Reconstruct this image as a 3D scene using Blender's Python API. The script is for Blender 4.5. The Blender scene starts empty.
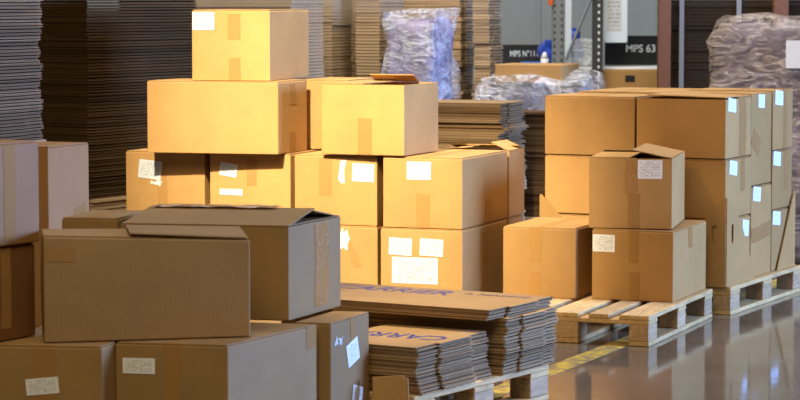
import bpy, bmesh, math, random
from mathutils import Vector, Matrix, noise

# ------------------------------------------------------------------ camera, world, lights, exposure
S = bpy.context.scene
C = S.collection
R = math.radians

cam_data = bpy.data.cameras.new('camera')
cam = bpy.data.objects.new('camera', cam_data)
C.objects.link(cam)
cam.location = (0, 0, 1.6)
cam.rotation_euler = (R(90) - math.atan(200 / 2500), 0, 0)
cam_data.sensor_width = 36
cam_data.lens = 112.5
cam_data.clip_end = 200
cam_data.dof.use_dof = True
cam_data.dof.focus_distance = 11.0
cam_data.dof.aperture_fstop = 5.6
S.camera = cam

world = bpy.data.worlds.new('world')
S.world = world
world.use_nodes = True
bg = world.node_tree.nodes['Background']
bg.inputs[0].default_value = (1.0, 0.80, 0.55, 1)
bg.inputs[1].default_value = 0.055


def lamp(name, kind, loc, aim, power, col, **kw):
    d = bpy.data.lights.new(name, kind)
    d.energy = power
    d.color = col
    for k, v in kw.items():
        setattr(d, k, v)
    o = bpy.data.objects.new(name, d)
    C.objects.link(o)
    o.location = loc
    o.rotation_euler = (Vector(aim) - Vector(loc)).to_track_quat('-Z', 'Y').to_euler()
    return o


# warm high spot, assumed out of view, that picks out the middle of the hall
lamp('assumed_high_spot', 'SPOT', (-1.9, 6.9, 5.6), (-0.34, 12.3, 0.90), 8900, (1.0, 0.90, 0.66),
     spot_size=R(23), spot_blend=1.0, shadow_soft_size=0.12)
# weaker warm fill spot, added to light the fronts on the right-hand pallets
lamp('right_fill_spot', 'SPOT', (-3.0, 5.6, 6.2), (1.35, 12.6, 0.7), 720, (1.0, 0.56, 0.18),
     spot_size=R(32), spot_blend=0.9, shadow_soft_size=0.3)
# warm spot added to brighten the tops of the flattened cartons
lamp('flat_pile_fill_spot', 'SPOT', (0.75, 10.6, 6.4), (0.15, 9.75, 0.3), 2800, (1.0, 0.80, 0.48),
     spot_size=R(17), spot_blend=1.0, shadow_soft_size=0.2)
# soft warm fill added out of view to brighten the foreground pile
lamp('front_fill', 'AREA', (-0.6, 4.4, 6.2), (-0.6, 8.6, 0.4), 290, (1.0, 0.84, 0.54),
     shape='RECTANGLE', size=4.0, size_y=3.0)
# bluish area light added out of view on the right, as assumed daylight
lamp('cool_side_fill', 'AREA', (8.5, 10.3, 2.2), (0.8, 10.9, 1.0), 1170, (0.255, 0.45, 1.0),
     shape='RECTANGLE', size=3.6, size_y=3.0, spread=R(140))
# area light added out of view to brighten the stacks and wall behind
lamp('back_fill', 'AREA', (-0.4, 13.8, 6.5), (0.3, 18.0, 1.0), 800, (1.0, 0.98, 0.94),
     shape='RECTANGLE', size=6.0, size_y=3.0)

S.view_settings.view_transform = 'Standard'
S.view_settings.look = 'None'
S.view_settings.gamma = 1.0
S.view_settings.exposure = 0.0
S.view_settings.use_curve_mapping = False

# ------------------------------------------------------------------ materials


def new_mat(name):
    m = bpy.data.materials.new(name)
    m.use_nodes = True
    nt = m.node_tree
    return m, nt, nt.nodes['Principled BSDF']


def node(nt, kind, **kw):
    n = nt.nodes.new(kind)
    for k, v in kw.items():
        setattr(n, k, v)
    return n


def plain(name, col, rough=0.6, metal=0.0, noise_amt=0.0, scale=20.0, spec=0.4):
    m, nt, b = new_mat(name)
    b.inputs['Roughness'].default_value = rough
    b.inputs['Metallic'].default_value = metal
    b.inputs['Specular IOR Level'].default_value = spec
    if noise_amt:
        tc = node(nt, 'ShaderNodeTexCoord')
        n = node(nt, 'ShaderNodeTexNoise')
        n.inputs['Scale'].default_value = scale
        n.inputs['Detail'].default_value = 5
        nt.links.new(tc.outputs['Object'], n.inputs['Vector'])
        r = node(nt, 'ShaderNodeValToRGB')
        r.color_ramp.elements[0].position = 0.3
        r.color_ramp.elements[1].position = 0.7
        lo = [c * (1 - noise_amt) for c in col]
        hi = [min(1, c * (1 + noise_amt)) for c in col]
        r.color_ramp.elements[0].color = (*lo, 1)
        r.color_ramp.elements[1].color = (*hi, 1)
        nt.links.new(n.outputs[0], r.inputs[0])
        nt.links.new(r.outputs[0], b.inputs['Base Color'])
    else:
        b.inputs['Base Color'].default_value = (*col, 1)
    return m


def cardboard(name, col, flute=True, vary=0.16, rough=0.62):
    m, nt, b = new_mat(name)
    tc = node(nt, 'ShaderNodeTexCoord')
    n = node(nt, 'ShaderNodeTexNoise')
    n.inputs['Scale'].default_value = 4.0
    n.inputs['Detail'].default_value = 6
    n.inputs['Roughness'].default_value = 0.65
    nt.links.new(tc.outputs['Object'], n.inputs['Vector'])
    fine = node(nt, 'ShaderNodeTexNoise')
    fine.inputs['Scale'].default_value = 160.0
    fine.inputs['Detail'].default_value = 2
    nt.links.new(tc.outputs['Object'], fine.inputs['Vector'])
    oi = node(nt, 'ShaderNodeObjectInfo')
    r = node(nt, 'ShaderNodeValToRGB')
    r.color_ramp.elements[0].position = 0.25
    r.color_ramp.elements[1].position = 0.75
    r.color_ramp.elements[0].color = (*[c * 0.86 for c in col], 1)
    r.color_ramp.elements[1].color = (*[c * 1.10 for c in col], 1)
    nt.links.new(n.outputs[0], r.inputs[0])
    mr = node(nt, 'ShaderNodeMapRange')
    mr.inputs['To Min'].default_value = 1 - vary
    mr.inputs['To Max'].default_value = 1 + vary * 0.6
    nt.links.new(oi.outputs['Random'], mr.inputs['Value'])
    hs = node(nt, 'ShaderNodeHueSaturation')
    nt.links.new(mr.outputs[0], hs.inputs['Value'])
    nt.links.new(r.outputs[0], hs.inputs['Color'])
    mx = node(nt, 'ShaderNodeMixRGB', blend_type='MULTIPLY')
    mx.inputs[0].default_value = 0.25
    nt.links.new(hs.outputs[0], mx.inputs[1])
    nt.links.new(fine.outputs[0], mx.inputs[2])
    nt.links.new(mx.outputs[0], b.inputs['Base Color'])
    b.inputs['Roughness'].default_value = rough if flute else 0.85
    b.inputs['Specular IOR Level'].default_value = 0.3 if flute else 0.08
    bump = node(nt, 'ShaderNodeBump')
    bump.inputs['Strength'].default_value = 0.12
    bump.inputs['Distance'].default_value = 0.001
    if flute:
        w = node(nt, 'ShaderNodeTexWave', bands_direction='DIAGONAL')
        mp = node(nt, 'ShaderNodeMapping')
        mp.inputs['Scale'].default_value = (1, 1, 0.0)
        nt.links.new(tc.outputs['Object'], mp.inputs['Vector'])
        nt.links.new(mp.outputs[0], w.inputs['Vector'])
        w.inputs['Scale'].default_value = 38.0
        w.inputs['Distortion'].default_value = 0.6
        ad = node(nt, 'ShaderNodeMath', operation='ADD')
        nt.links.new(w.outputs['Fac'], ad.inputs[0])
        nt.links.new(n.outputs[0], ad.inputs[1])
        nt.links.new(ad.outputs[0], bump.inputs['Height'])
    else:
        nt.links.new(n.outputs[0], bump.inputs['Height'])
    nt.links.new(bump.outputs[0], b.inputs['Normal'])
    return m


def paper(name, seed=0.0, col=(0.54, 0.54, 0.54)):
    """white label with rows of small grey print, laid out in the label's own UV space"""
    m, nt, b = new_mat(name)
    uv = node(nt, 'ShaderNodeUVMap')
    sp = node(nt, 'ShaderNodeSeparateXYZ')
    nt.links.new(uv.outputs[0], sp.inputs[0])

    def math_(op, a, bb):
        n = node(nt, 'ShaderNodeMath', operation=op)
        for i, v in enumerate((a, bb)):
            if v is None:
                continue
            if isinstance(v, (int, float)):
                n.inputs[i].default_value = v
            else:
                nt.links.new(v, n.inputs[i])
        return n.outputs[0]
    rows = math_('MULTIPLY', sp.outputs[1], 12.0)
    fr = math_('FRACT', rows, None)
    line = math_('LESS_THAN', fr, 0.42)
    cell = node(nt, 'ShaderNodeCombineXYZ')
    nt.links.new(math_('FLOOR', math_('MULTIPLY', sp.outputs[0], 34.0), None), cell.inputs[0])
    nt.links.new(math_('FLOOR', rows, None), cell.inputs[1])
    cell.inputs[2].default_value = seed
    wn = node(nt, 'ShaderNodeTexWhiteNoise')
    nt.links.new(cell.outputs[0], wn.inputs['Vector'])
    ink = math_('GREATER_THAN', wn.outputs['Value'], 0.45)
    inx = math_('MULTIPLY', math_('GREATER_THAN', sp.outputs[0], 0.08), math_('LESS_THAN', sp.outputs[0], 0.9))
    iny = math_('MULTIPLY', math_('GREATER_THAN', sp.outputs[1], 0.1), math_('LESS_THAN', sp.outputs[1], 0.9))
    f = math_('MULTIPLY', math_('MULTIPLY', line, ink), math_('MULTIPLY', inx, iny))
    f = math_('MULTIPLY', f, 0.65)
    mx = node(nt, 'ShaderNodeMixRGB')
    nt.links.new(f, mx.inputs[0])
    mx.inputs[1].default_value = (*col, 1)
    mx.inputs[2].default_value = (0.06, 0.07, 0.09, 1)
    nt.links.new(mx.outputs[0], b.inputs['Base Color'])
    b.inputs['Roughness'].default_value = 0.5
    return m


def tape_mat(name, col, rough, crinkle):
    m, nt, b = new_mat(name)
    b.inputs['Base Color'].default_value = (*col, 1)
    b.inputs['Roughness'].default_value = rough
    b.inputs['Specular IOR Level'].default_value = 0.6 if crinkle > 0.5 else 0.10
    tc = node(nt, 'ShaderNodeTexCoord')
    n = node(nt, 'ShaderNodeTexNoise')
    n.inputs['Scale'].default_value = 55 if crinkle > 0.5 else 25
    n.inputs['Detail'].default_value = 4
    nt.links.new(tc.outputs['Object'], n.inputs['Vector'])
    bp = node(nt, 'ShaderNodeBump')
    bp.inputs['Strength'].default_value = crinkle
    bp.inputs['Distance'].default_value = 0.006
    nt.links.new(n.outputs[0], bp.inputs['Height'])
    nt.links.new(bp.outputs[0], b.inputs['Normal'])
    return m


def wood(name, col):
    m, nt, b = new_mat(name)
    tc = node(nt, 'ShaderNodeTexCoord')
    mp = node(nt, 'ShaderNodeMapping')
    mp.inputs['Scale'].default_value = (9, 1.4, 9)
    nt.links.new(tc.outputs['Object'], mp.inputs['Vector'])
    n = node(nt, 'ShaderNodeTexNoise')
    n.inputs['Scale'].default_value = 5
    n.inputs['Detail'].default_value = 7
    n.inputs['Distortion'].default_value = 1.2
    nt.links.new(mp.outputs[0], n.inputs['Vector'])
    r = node(nt, 'ShaderNodeValToRGB')
    r.color_ramp.elements[0].position = 0.32
    r.color_ramp.elements[1].position = 0.68
    r.color_ramp.elements[0].color = (*[c * 0.62 for c in col], 1)
    r.color_ramp.elements[1].color = (*col, 1)
    oi = node(nt, 'ShaderNodeObjectInfo')
    mr = node(nt, 'ShaderNodeMapRange')
    mr.inputs['To Min'].default_value = 0.8
    mr.inputs['To Max'].default_value = 1.1
    nt.links.new(oi.outputs['Random'], mr.inputs['Value'])
    hs = node(nt, 'ShaderNodeHueSaturation')
    nt.links.new(mr.outputs[0], hs.inputs['Value'])
    nt.links.new(n.outputs[0], r.inputs[0])
    nt.links.new(r.outputs[0], hs.inputs['Color'])
    nt.links.new(hs.outputs[0], b.inputs['Base Color'])
    b.inputs['Roughness'].default_value = 0.7
    bp = node(nt, 'ShaderNodeBump')
    bp.inputs['Strength'].default_value = 0.3
    bp.inputs['Distance'].default_value = 0.002
    nt.links.new(n.outputs[0], bp.inputs['Height'])
    nt.links.new(bp.outputs[0], b.inputs['Normal'])
    return m


def film(name, col, lo, hi, scale=6.0):
    """crumpled stretch film: clear plastic with milky folds"""
    m, nt, b = new_mat(name)
    out = nt.nodes['Material Output']
    b.inputs['Base Color'].default_value = (*col, 1)
    b.inputs['Roughness'].default_value = 0.22
    b.inputs['Specular IOR Level'].default_value = 0.7
    tc = node(nt, 'ShaderNodeTexCoord')
    mp = node(nt, 'ShaderNodeMapping')
    mp.inputs['Rotation'].default_value = (0.25, 0.45, 0.2)
    mp.inputs['Scale'].default_value = (1.0, 1.0, 2.2)
    nt.links.new(tc.outputs['Object'], mp.inputs['Vector'])
    n = node(nt, 'ShaderNodeTexNoise')
    n.inputs['Scale'].default_value = scale
    n.inputs['Detail'].default_value = 6
    n.inputs['Distortion'].default_value = 1.6
    nt.links.new(mp.outputs[0], n.inputs['Vector'])
    mr = node(nt, 'ShaderNodeMapRange')
    mr.inputs['From Min'].default_value = 0.35
    mr.inputs['From Max'].default_value = 0.68
    mr.inputs['To Min'].default_value = lo
    mr.inputs['To Max'].default_value = hi
    nt.links.new(n.outputs[0], mr.inputs['Value'])
    bp = node(nt, 'ShaderNodeBump')
    bp.inputs['Strength'].default_value = 0.9
    bp.inputs['Distance'].default_value = 0.03
    nt.links.new(n.outputs[0], bp.inputs['Height'])
    nt.links.new(bp.outputs[0], b.inputs['Normal'])
    tr = node(nt, 'ShaderNodeBsdfTransparent')
    mix = node(nt, 'ShaderNodeMixShader')
    nt.links.new(mr.outputs[0], mix.inputs[0])
    nt.links.new(tr.outputs[0], mix.inputs[1])
    nt.links.new(b.outputs[0], mix.inputs[2])
    nt.links.new(mix.outputs[0], out.inputs['Surface'])
    return m


KRAFT = (0.475, 0.255, 0.080)
M = {}
M['carton'] = cardboard('kraft_carton', KRAFT)
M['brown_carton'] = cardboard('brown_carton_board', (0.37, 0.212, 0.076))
M['ruddy_carton'] = cardboard('ruddy_carton_board', (0.44, 0.215, 0.078))
M['shaded_carton'] = cardboard('shaded_ruddy_carton_board', (0.25, 0.105, 0.034))  # darker copy of the ruddy board, shade put into its colour
M['inside'] = cardboard('kraft_inside', (0.36, 0.21, 0.10))
M['sheet'] = cardboard('kraft_sheet', (0.37, 0.235, 0.12), flute=False, vary=0.3)
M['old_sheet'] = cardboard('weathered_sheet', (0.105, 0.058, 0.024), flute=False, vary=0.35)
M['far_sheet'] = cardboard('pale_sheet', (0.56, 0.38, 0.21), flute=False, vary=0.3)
M['shaded_sheet'] = cardboard('shaded_sheet', (0.030, 0.018, 0.009), flute=False, vary=0.35)  # dim light of the back right corner put into the board colour
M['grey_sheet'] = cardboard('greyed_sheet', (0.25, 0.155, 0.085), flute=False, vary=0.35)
M['label'] = paper('shipping_paper', 1.0)
M['label_b'] = paper('shipping_paper_second', 7.0)
M['bright_label'] = paper('brightened_shipping_paper', 5.0, (0.84, 0.83, 0.84))  # lighter copy of the label paper, makes up in colour for weaker light
M['document'] = paper('packing_list_paper', 3.0)
M['torn'] = plain('torn_white_paper', (0.62, 0.60, 0.57), 0.6)
M['tape'] = tape_mat('brown_tape', (0.345, 0.180, 0.056), 0.6, 0.15)
M['shiny'] = tape_mat('crinkled_tape', (0.40, 0.20, 0.065), 0.18, 0.9)
M['pallet'] = wood('pallet_pine', (0.68, 0.44, 0.18))
M['pallet_block'] = wood('pallet_block_chipboard', (0.55, 0.36, 0.18))
M['post_wood'] = wood('red_brown_timber', (0.19, 0.068, 0.026))
M['blue_ink'] = plain('blue_ink', (0.02, 0.022, 0.15), 0.5)
M['dark_ink'] = plain('dark_ink', (0.05, 0.04, 0.06), 0.5)
M['film'] = film('stretch_film', (0.80, 0.78, 0.80), 0.05, 0.62, 9.0)
M['film_warm'] = film('stretch_film_warm', (0.60, 0.47, 0.38), 0.03, 0.5, 8.0)
M['mauve_load'] = plain('mauve_load', (0.095, 0.070, 0.078), 0.6, 0, 0.45, 8)
M['blue_load'] = plain('lilac_load', (0.24, 0.19, 0.26), 0.5, 0, 0.5, 10)
M['steel'] = plain('grey_steel', (0.20, 0.21, 0.22), 0.45, 0.3)
M['steel_strap'] = plain('dull_strap_steel', (0.22, 0.20, 0.18), 0.6, 0)
M['dark_steel'] = plain('dark_steel', (0.045, 0.045, 0.05), 0.45, 0.2)
M['pale_steel'] = plain('pale_steel', (0.55, 0.60, 0.66), 0.4, 0.1)
M['orange'] = plain('orange_paint', (0.55, 0.10, 0.02), 0.4)
M['sign'] = plain('black_sign', (0.008, 0.009, 0.012), 0.4)
M['sign_ink'] = plain('white_sign_ink', (0.55, 0.58, 0.62), 0.5)
M['blue_bag'] = plain('blue_polythene', (0.03, 0.07, 0.42), 0.25, 0, 0.4, 20)
M['blue_tray'] = plain('blue_plastic', (0.02, 0.16, 0.50), 0.35)
M['clear_bag'] = film('clear_bag_film', (0.82, 0.85, 0.86), 0.25, 0.8, 12)
M['white_shelf'] = plain('white_shelf', (0.75, 0.75, 0.74), 0.5)
M['panel'] = plain('pale_blue_panel', (0.62, 0.70, 0.78), 0.45)
M['black'] = plain('black_plastic', (0.012, 0.012, 0.012), 0.5)
M['wall'] = plain('wall_paint', (0.26, 0.285, 0.28), 0.7, 0, 0.05, 2)


def concrete():
    m, nt, b = new_mat('polished_concrete')
    tc = node(nt, 'ShaderNodeTexCoord')
    n = node(nt, 'ShaderNodeTexNoise')
    n.inputs['Scale'].default_value = 1.1
    n.inputs['Detail'].default_value = 8
    n.inputs['Roughness'].default_value = 0.65
    nt.links.new(tc.outputs['Object'], n.inputs['Vector'])
    r = node(nt, 'ShaderNodeValToRGB')
    r.color_ramp.elements[0].position = 0.3
    r.color_ramp.elements[1].position = 0.72
    r.color_ramp.elements[0].color = (0.085, 0.066, 0.046, 1)
    r.color_ramp.elements[1].color = (0.165, 0.132, 0.098, 1)
    nt.links.new(n.outputs[0], r.inputs[0])
    nt.links.new(r.outputs[0], b.inputs['Base Color'])
    n2 = node(nt, 'ShaderNodeTexNoise')
    n2.inputs['Scale'].default_value = 3.5
    n2.inputs['Detail'].default_value = 6
    nt.links.new(tc.outputs['Object'], n2.inputs['Vector'])
    mr = node(nt, 'ShaderNodeMapRange')
    mr.inputs['From Min'].default_value = 0.3
    mr.inputs['From Max'].default_value = 0.7
    mr.inputs['To Min'].default_value = 0.035
    mr.inputs['To Max'].default_value = 0.12
    nt.links.new(n2.outputs[0], mr.inputs['Value'])
    nt.links.new(mr.outputs[0], b.inputs['Roughness'])
    b.inputs['Specular IOR Level'].default_value = 0.6
    # swept scuffs
    n3 = node(nt, 'ShaderNodeTexNoise')
    n3.inputs['Scale'].default_value = 9
    n3.inputs['Detail'].default_value = 3
    n3.inputs['Distortion'].default_value = 1.5
    nt.links.new(tc.outputs['Object'], n3.inputs['Vector'])
    bp = node(nt, 'ShaderNodeBump')
    bp.inputs['Strength'].default_value = 0.035
    bp.inputs['Distance'].default_value = 0.01
    nt.links.new(n3.outputs[0], bp.inputs['Height'])
    nt.links.new(bp.outputs[0], b.inputs['Normal'])
    return m


def worn_paint():
    m, nt, b = new_mat('worn_yellow_paint')
    tc = node(nt, 'ShaderNodeTexCoord')
    n = node(nt, 'ShaderNodeTexNoise')
    n.inputs['Scale'].default_value = 16
    n.inputs['Detail'].default_value = 8
    n.inputs['Roughness'].default_value = 0.7
    nt.links.new(tc.outputs['Object'], n.inputs['Vector'])
    r = node(nt, 'ShaderNodeValToRGB')
    r.color_ramp.elements[0].position = 0.43
    r.color_ramp.elements[1].position = 0.56
    r.color_ramp.elements[0].color = (0.19, 0.15, 0.10, 1)
    r.color_ramp.elements[1].color = (0.62, 0.43, 0.05, 1)
    nt.links.new(n.outputs[0], r.inputs[0])
    nt.links.new(r.outputs[0], b.inputs['Base Color'])
    b.inputs['Roughness'].default_value = 0.3
    return m


M['floor'] = concrete()
M['line'] = worn_paint()

# ------------------------------------------------------------------ helpers


def link(name, me, mat, parent=None):
    o = bpy.data.objects.new(name, me)
    C.objects.link(o)
    if mat is not None and not me.materials:
        me.materials.append(mat)
    if parent is not None:
        o.parent = parent
    return o


def obj(name, bm, mat, parent=None, smooth=False):
    bmesh.ops.recalc_face_normals(bm, faces=bm.faces)
    me = bpy.data.meshes.new(name)
    bm.to_mesh(me)
    bm.free()
    if smooth:
        for p in me.polygons:
            p.use_smooth = True
    return link(name, me, mat, parent)


def thing(name, label, cat, loc=(0, 0, 0), rz=0.0, group=None):
    o = bpy.data.objects.new(name, None)
    C.objects.link(o)
    o.empty_display_size = 0.1
    o.location = loc
    o.rotation_euler = (0, 0, rz)
    return tag(o, label, cat, group)


def tag(o, label=None, cat=None, group=None, kind=None):
    if label:
        o['label'] = label
    if cat:
        o['category'] = cat
    if group:
        o['group'] = group
    if kind:
        o['kind'] = kind
    return o


def bx(bm, x0, y0, z0, x1, y1, z1, bevel=0.0):
    r = bmesh.ops.create_cube(bm, size=1.0)
    vs = r['verts']
    for v in vs:
        v.co = Vector((x0 + (v.co.x + .5) * (x1 - x0), y0 + (v.co.y + .5) * (y1 - y0), z0 + (v.co.z + .5) * (z1 - z0)))
    if bevel:
        es = list({e for v in vs for e in v.link_edges})
        bmesh.ops.bevel(bm, geom=es, offset=bevel, segments=1, affect='EDGES')
    return vs


def prism(bm, pts, z0, z1):
    """closed slab over an outline (list of xy)"""
    lo = [bm.verts.new((p[0], p[1], z0)) for p in pts]
    hi = [bm.verts.new((p[0], p[1], z1)) for p in pts]
    bm.faces.new(lo[::-1])
    bm.faces.new(hi)
    n = len(pts)
    for i in range(n):
        bm.faces.new((lo[i], lo[(i + 1) % n], hi[(i + 1) % n], hi[i]))


def rod(bm, a, b, r, seg=8):
    a, b = Vector(a), Vector(b)
    m = (b - a).to_track_quat('Z', 'Y').to_matrix().to_4x4()
    m.translation = (a + b) / 2
    bmesh.ops.create_cone(bm, cap_ends=True, segments=seg, radius1=r, radius2=r, depth=(b - a).length, matrix=m)


def text_mesh(body, size_x, size_y, depth=0.0006, bold=0.0):
    cu = bpy.data.curves.new('lettering', 'FONT')
    cu.body = body
    cu.extrude = depth / 2
    cu.offset = bold
    o = bpy.data.objects.new('lettering', cu)
    C.objects.link(o)
    bpy.context.view_layer.update()
    me = bpy.data.meshes.new_from_object(o.evaluated_get(bpy.context.evaluated_depsgraph_get()))
    bpy.data.objects.remove(o)
    bpy.data.curves.remove(cu)
    xs = [v.co.x for v in me.vertices]
    ys = [v.co.y for v in me.vertices]
    for v in me.vertices:
        v.co.x = (v.co.x - min(xs)) / (max(xs) - min(xs)) * size_x
        v.co.y = (v.co.y - min(ys)) / (max(ys) - min(ys)) * size_y
    return me


# ------------------------------------------------------------------ the setting
bm = bmesh.new()
bx(bm, -14, 2, -0.1, 16, 30, 0)
fl = obj('floor', bm, M['floor'])
tag(fl, kind='structure')

bm = bmesh.new()
bx(bm, -14, 22.0, 0, 16, 22.2, 5.5)
# standing seams of the cladding
for i in range(28):
    x = -13.5 + i * 1.05
    bx(bm, x, 21.975, 0, x + 0.03, 22.0, 5.5)
tag(obj('wall_back', bm, M['wall']), kind='structure')

# worn yellow aisle line running under the pallets
a, b_ = Vector((0.20, 9.70)), Vector((2.62, 15.2))
dv = (b_ - a).normalized()
nv = Vector((dv.y, -dv.x)) * 0.055
bm = bmesh.new()
prism(bm, [a - nv, a + nv, b_ + nv, b_ - nv], 0.0002, 0.0012)
tag(obj('floor_marking', bm, M['line']), kind='structure')

# ------------------------------------------------------------------ cartons


class Box:
    """plan frame of one carton: a across the front, b towards the back, c up"""

    def __init__(s, w, d, h, tw, td, bulge=0.004, corner=(0, 0, 0, 0)):
        s.w, s.d, s.h, s.bulge, s.corner = w, d, h, bulge, corner
        dl = R(td - tw)
        s.V = (math.sin(dl), math.cos(dl))

    def pos(s, a, b, c):
        w, d, h = s.w, s.d, s.h
        fa, fb, fc = a / (w / 2), b / (d / 2), 2 * c / h - 1
        k = s.bulge
        q = lambda t: max(0.0, 1 - t * t)
        a2 = a + k * max(-1, min(1, fa)) * q(fb) * q(fc) * (abs(fa) > .98)
        b2 = b + k * max(-1, min(1, fb)) * q(fa) * q(fc) * (abs(fb) > .98)
        u, v = (fa + 1) / 2, (fb + 1) / 2
        cr = s.corner   # front-left, front-right, back-right, back-left drop of the top
        dz = (cr[0] * (1 - u) * (1 - v) + cr[1] * u * (1 - v) + cr[2] * u * v + cr[3] * (1 - u) * v) * (c / h)
        return Vector((a2 + s.V[0] * b2, s.V[1] * b2, c + dz))

    def face(s, f, x, z, off):
        """point on the front (x from the left edge) or right face (x from the near edge), lifted off by off"""
        if f == 'f':
            p = s.pos(x - s.w / 2, -s.d / 2, z)
            return p + Vector((0, -1, 0)) * off
        p = s.pos(s.w / 2, x - s.d / 2, z)
        return p + Vector((s.V[1], -s.V[0], 0)) * off


def box_mesh(B, open_top, cuts=7):
    bm = bmesh.new()
    n = cuts
    w, d, h = B.w, B.d, B.h - 0.0065
    idx = {}

    def vert(i, j, k):
        key = (i, j, k)
        if key not in idx:
            idx[key] = bm.verts.new(B.pos((i / n - .5) * w, (j / n - .5) * d, k / n * h))
        return idx[key]
    for i in range(n):
        for j in range(n):
            bm.faces.new((vert(i, 0, j), vert(i + 1, 0, j), vert(i + 1, 0, j + 1), vert(i, 0, j + 1)))
            bm.faces.new((vert(i, n, j), vert(i + 1, n, j), vert(i + 1, n, j + 1), vert(i, n, j + 1)))
            bm.faces.new((vert(0, i, j), vert(0, i + 1, j), vert(0, i + 1, j + 1), vert(0, i, j + 1)))
            bm.faces.new((vert(n, i, j), vert(n, i + 1, j), vert(n, i + 1, j + 1), vert(n, i, j + 1)))
            bm.faces.new((vert(i, j, 0), vert(i + 1, j, 0), vert(i + 1, j + 1, 0), vert(i, j + 1, 0)))
            if not open_top:
                bm.faces.new((vert(i, j, n), vert(i + 1, j, n), vert(i + 1, j + 1, n), vert(i, j + 1, n)))
    bmesh.ops.recalc_face_normals(bm, faces=bm.faces)
    sharp = [e for e in bm.edges if len(e.link_faces) == 2 and e.calc_face_angle(0) > R(50)]
    bmesh.ops.bevel(bm, geom=sharp, offset=0.004, segments=2, affect='EDGES', profile=0.5)
    return bm


def flap_bm(B, side, ang, length, t=0.0045, inset=0.003, lift=0.0):
    """a top flap hinged on one side; angle 0 lies flat over the opening, 90 stands up"""
    bm = bmesh.new()
    n, m_ = 6, 4
    rows = []
    for sgn in (0, 1):
        grid = []
        for i in range(n + 1):
            row = []
            for j in range(m_ + 1):
                u = i / n
                x = length * j / m_
                a_ = R(ang) * (0.55 + 0.45 * min(1, 2.5 * j / m_)) if abs(ang) < 60 else R(ang)
                inn, up = x * math.cos(a_), x * math.sin(a_) + lift + (t if sgn else 0)
                if side == 'front':
                    p = B.pos((u - .5) * (B.w - 2 * inset), -B.d / 2 * .975 + inn, B.h)
                elif side == 'back':
                    p = B.pos((u - .5) * (B.w - 2 * inset), B.d / 2 * .975 - inn, B.h)
                elif side == 'left':
                    p = B.pos(-B.w / 2 * .975 + inn, (u - .5) * (B.d - 2 * inset), B.h)
                else:
                    p = B.pos(B.w / 2 * .975 - inn, (u - .5) * (B.d - 2 * inset), B.h)
                row.append(bm.verts.new(p + Vector((0, 0, up - 0.005))))
            grid.append(row)
        rows.append(grid)
    for g in rows:
        for i in range(n):
            for j in range(m_):
                bm.faces.new((g[i][j], g[i + 1][j], g[i + 1][j + 1], g[i][j + 1]))
    lo, hi = rows
    for i in range(n):
        for j in (0, m_):
            bm.faces.new((lo[i][j], lo[i + 1][j], hi[i + 1][j], hi[i][j]))
    for j in range(m_):
        for i in (0, n):
            bm.faces.new((lo[i][j], lo[i][j + 1], hi[i][j + 1], hi[i][j]))
    return bm


def patch(B, f, x0, z0, x1, z1, tilt, off, t, n=5, ragged=0.0, rnd=None):
    """thin sheet of paper or tape that follows a carton face; carries UVs"""
    bm = bmesh.new()
    uvl = bm.loops.layers.uv.new('UVMap')
    cx, cz = (x0 + x1) / 2, (z0 + z1) / 2
    ca, sa = math.cos(R(tilt)), math.sin(R(tilt))
    top, bot, uvs = [], [], {}
    for i in range(n + 1):
        r0, r1 = [], []
        for j in range(n + 1):
            u, v = i / n, j / n
            lx, lz = x0 + (x1 - x0) * u - cx, z0 + (z1 - z0) * v - cz
            if ragged and (i in (0, n) or j in (0, n)):
                lx += rnd.uniform(-ragged, ragged)
                lz += rnd.uniform(-ragged, ragged)
            X, Z = cx + lx * ca - lz * sa, cz + lx * sa + lz * ca
            p, q = B.face(f, X, Z, off + t), B.face(f, X, Z, off)
            a_, b2 = bm.verts.new(p), bm.verts.new(q)
            uvs[a_] = uvs[b2] = (u, v)
            r0.append(a_)
            r1.append(b2)
        top.append(r0)
        bot.append(r1)
    for g in (top, bot):
        for i in range(n):
            for j in range(n):
                bm.faces.new((g[i][j], g[i + 1][j], g[i + 1][j + 1], g[i][j + 1]))
    for i in range(n):
        for j in (0, n):
            bm.faces.new((top[i][j], top[i + 1][j], bot[i + 1][j], bot[i][j]))
            bm.faces.new((top[j][i], top[j][i + 1], bot[j][i + 1], bot[j][i]))
    for fc in bm.faces:
        for lp in fc.loops:
            lp[uvl].uv = uvs[lp.vert]
    return bm


PART = {'label': 'shipping_label', 'document': 'packing_list', 'strip': 'label_strip', 'torn': 'torn_paper',
        'tape': 'packing_tape', 'shiny': 'packing_tape'}


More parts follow.
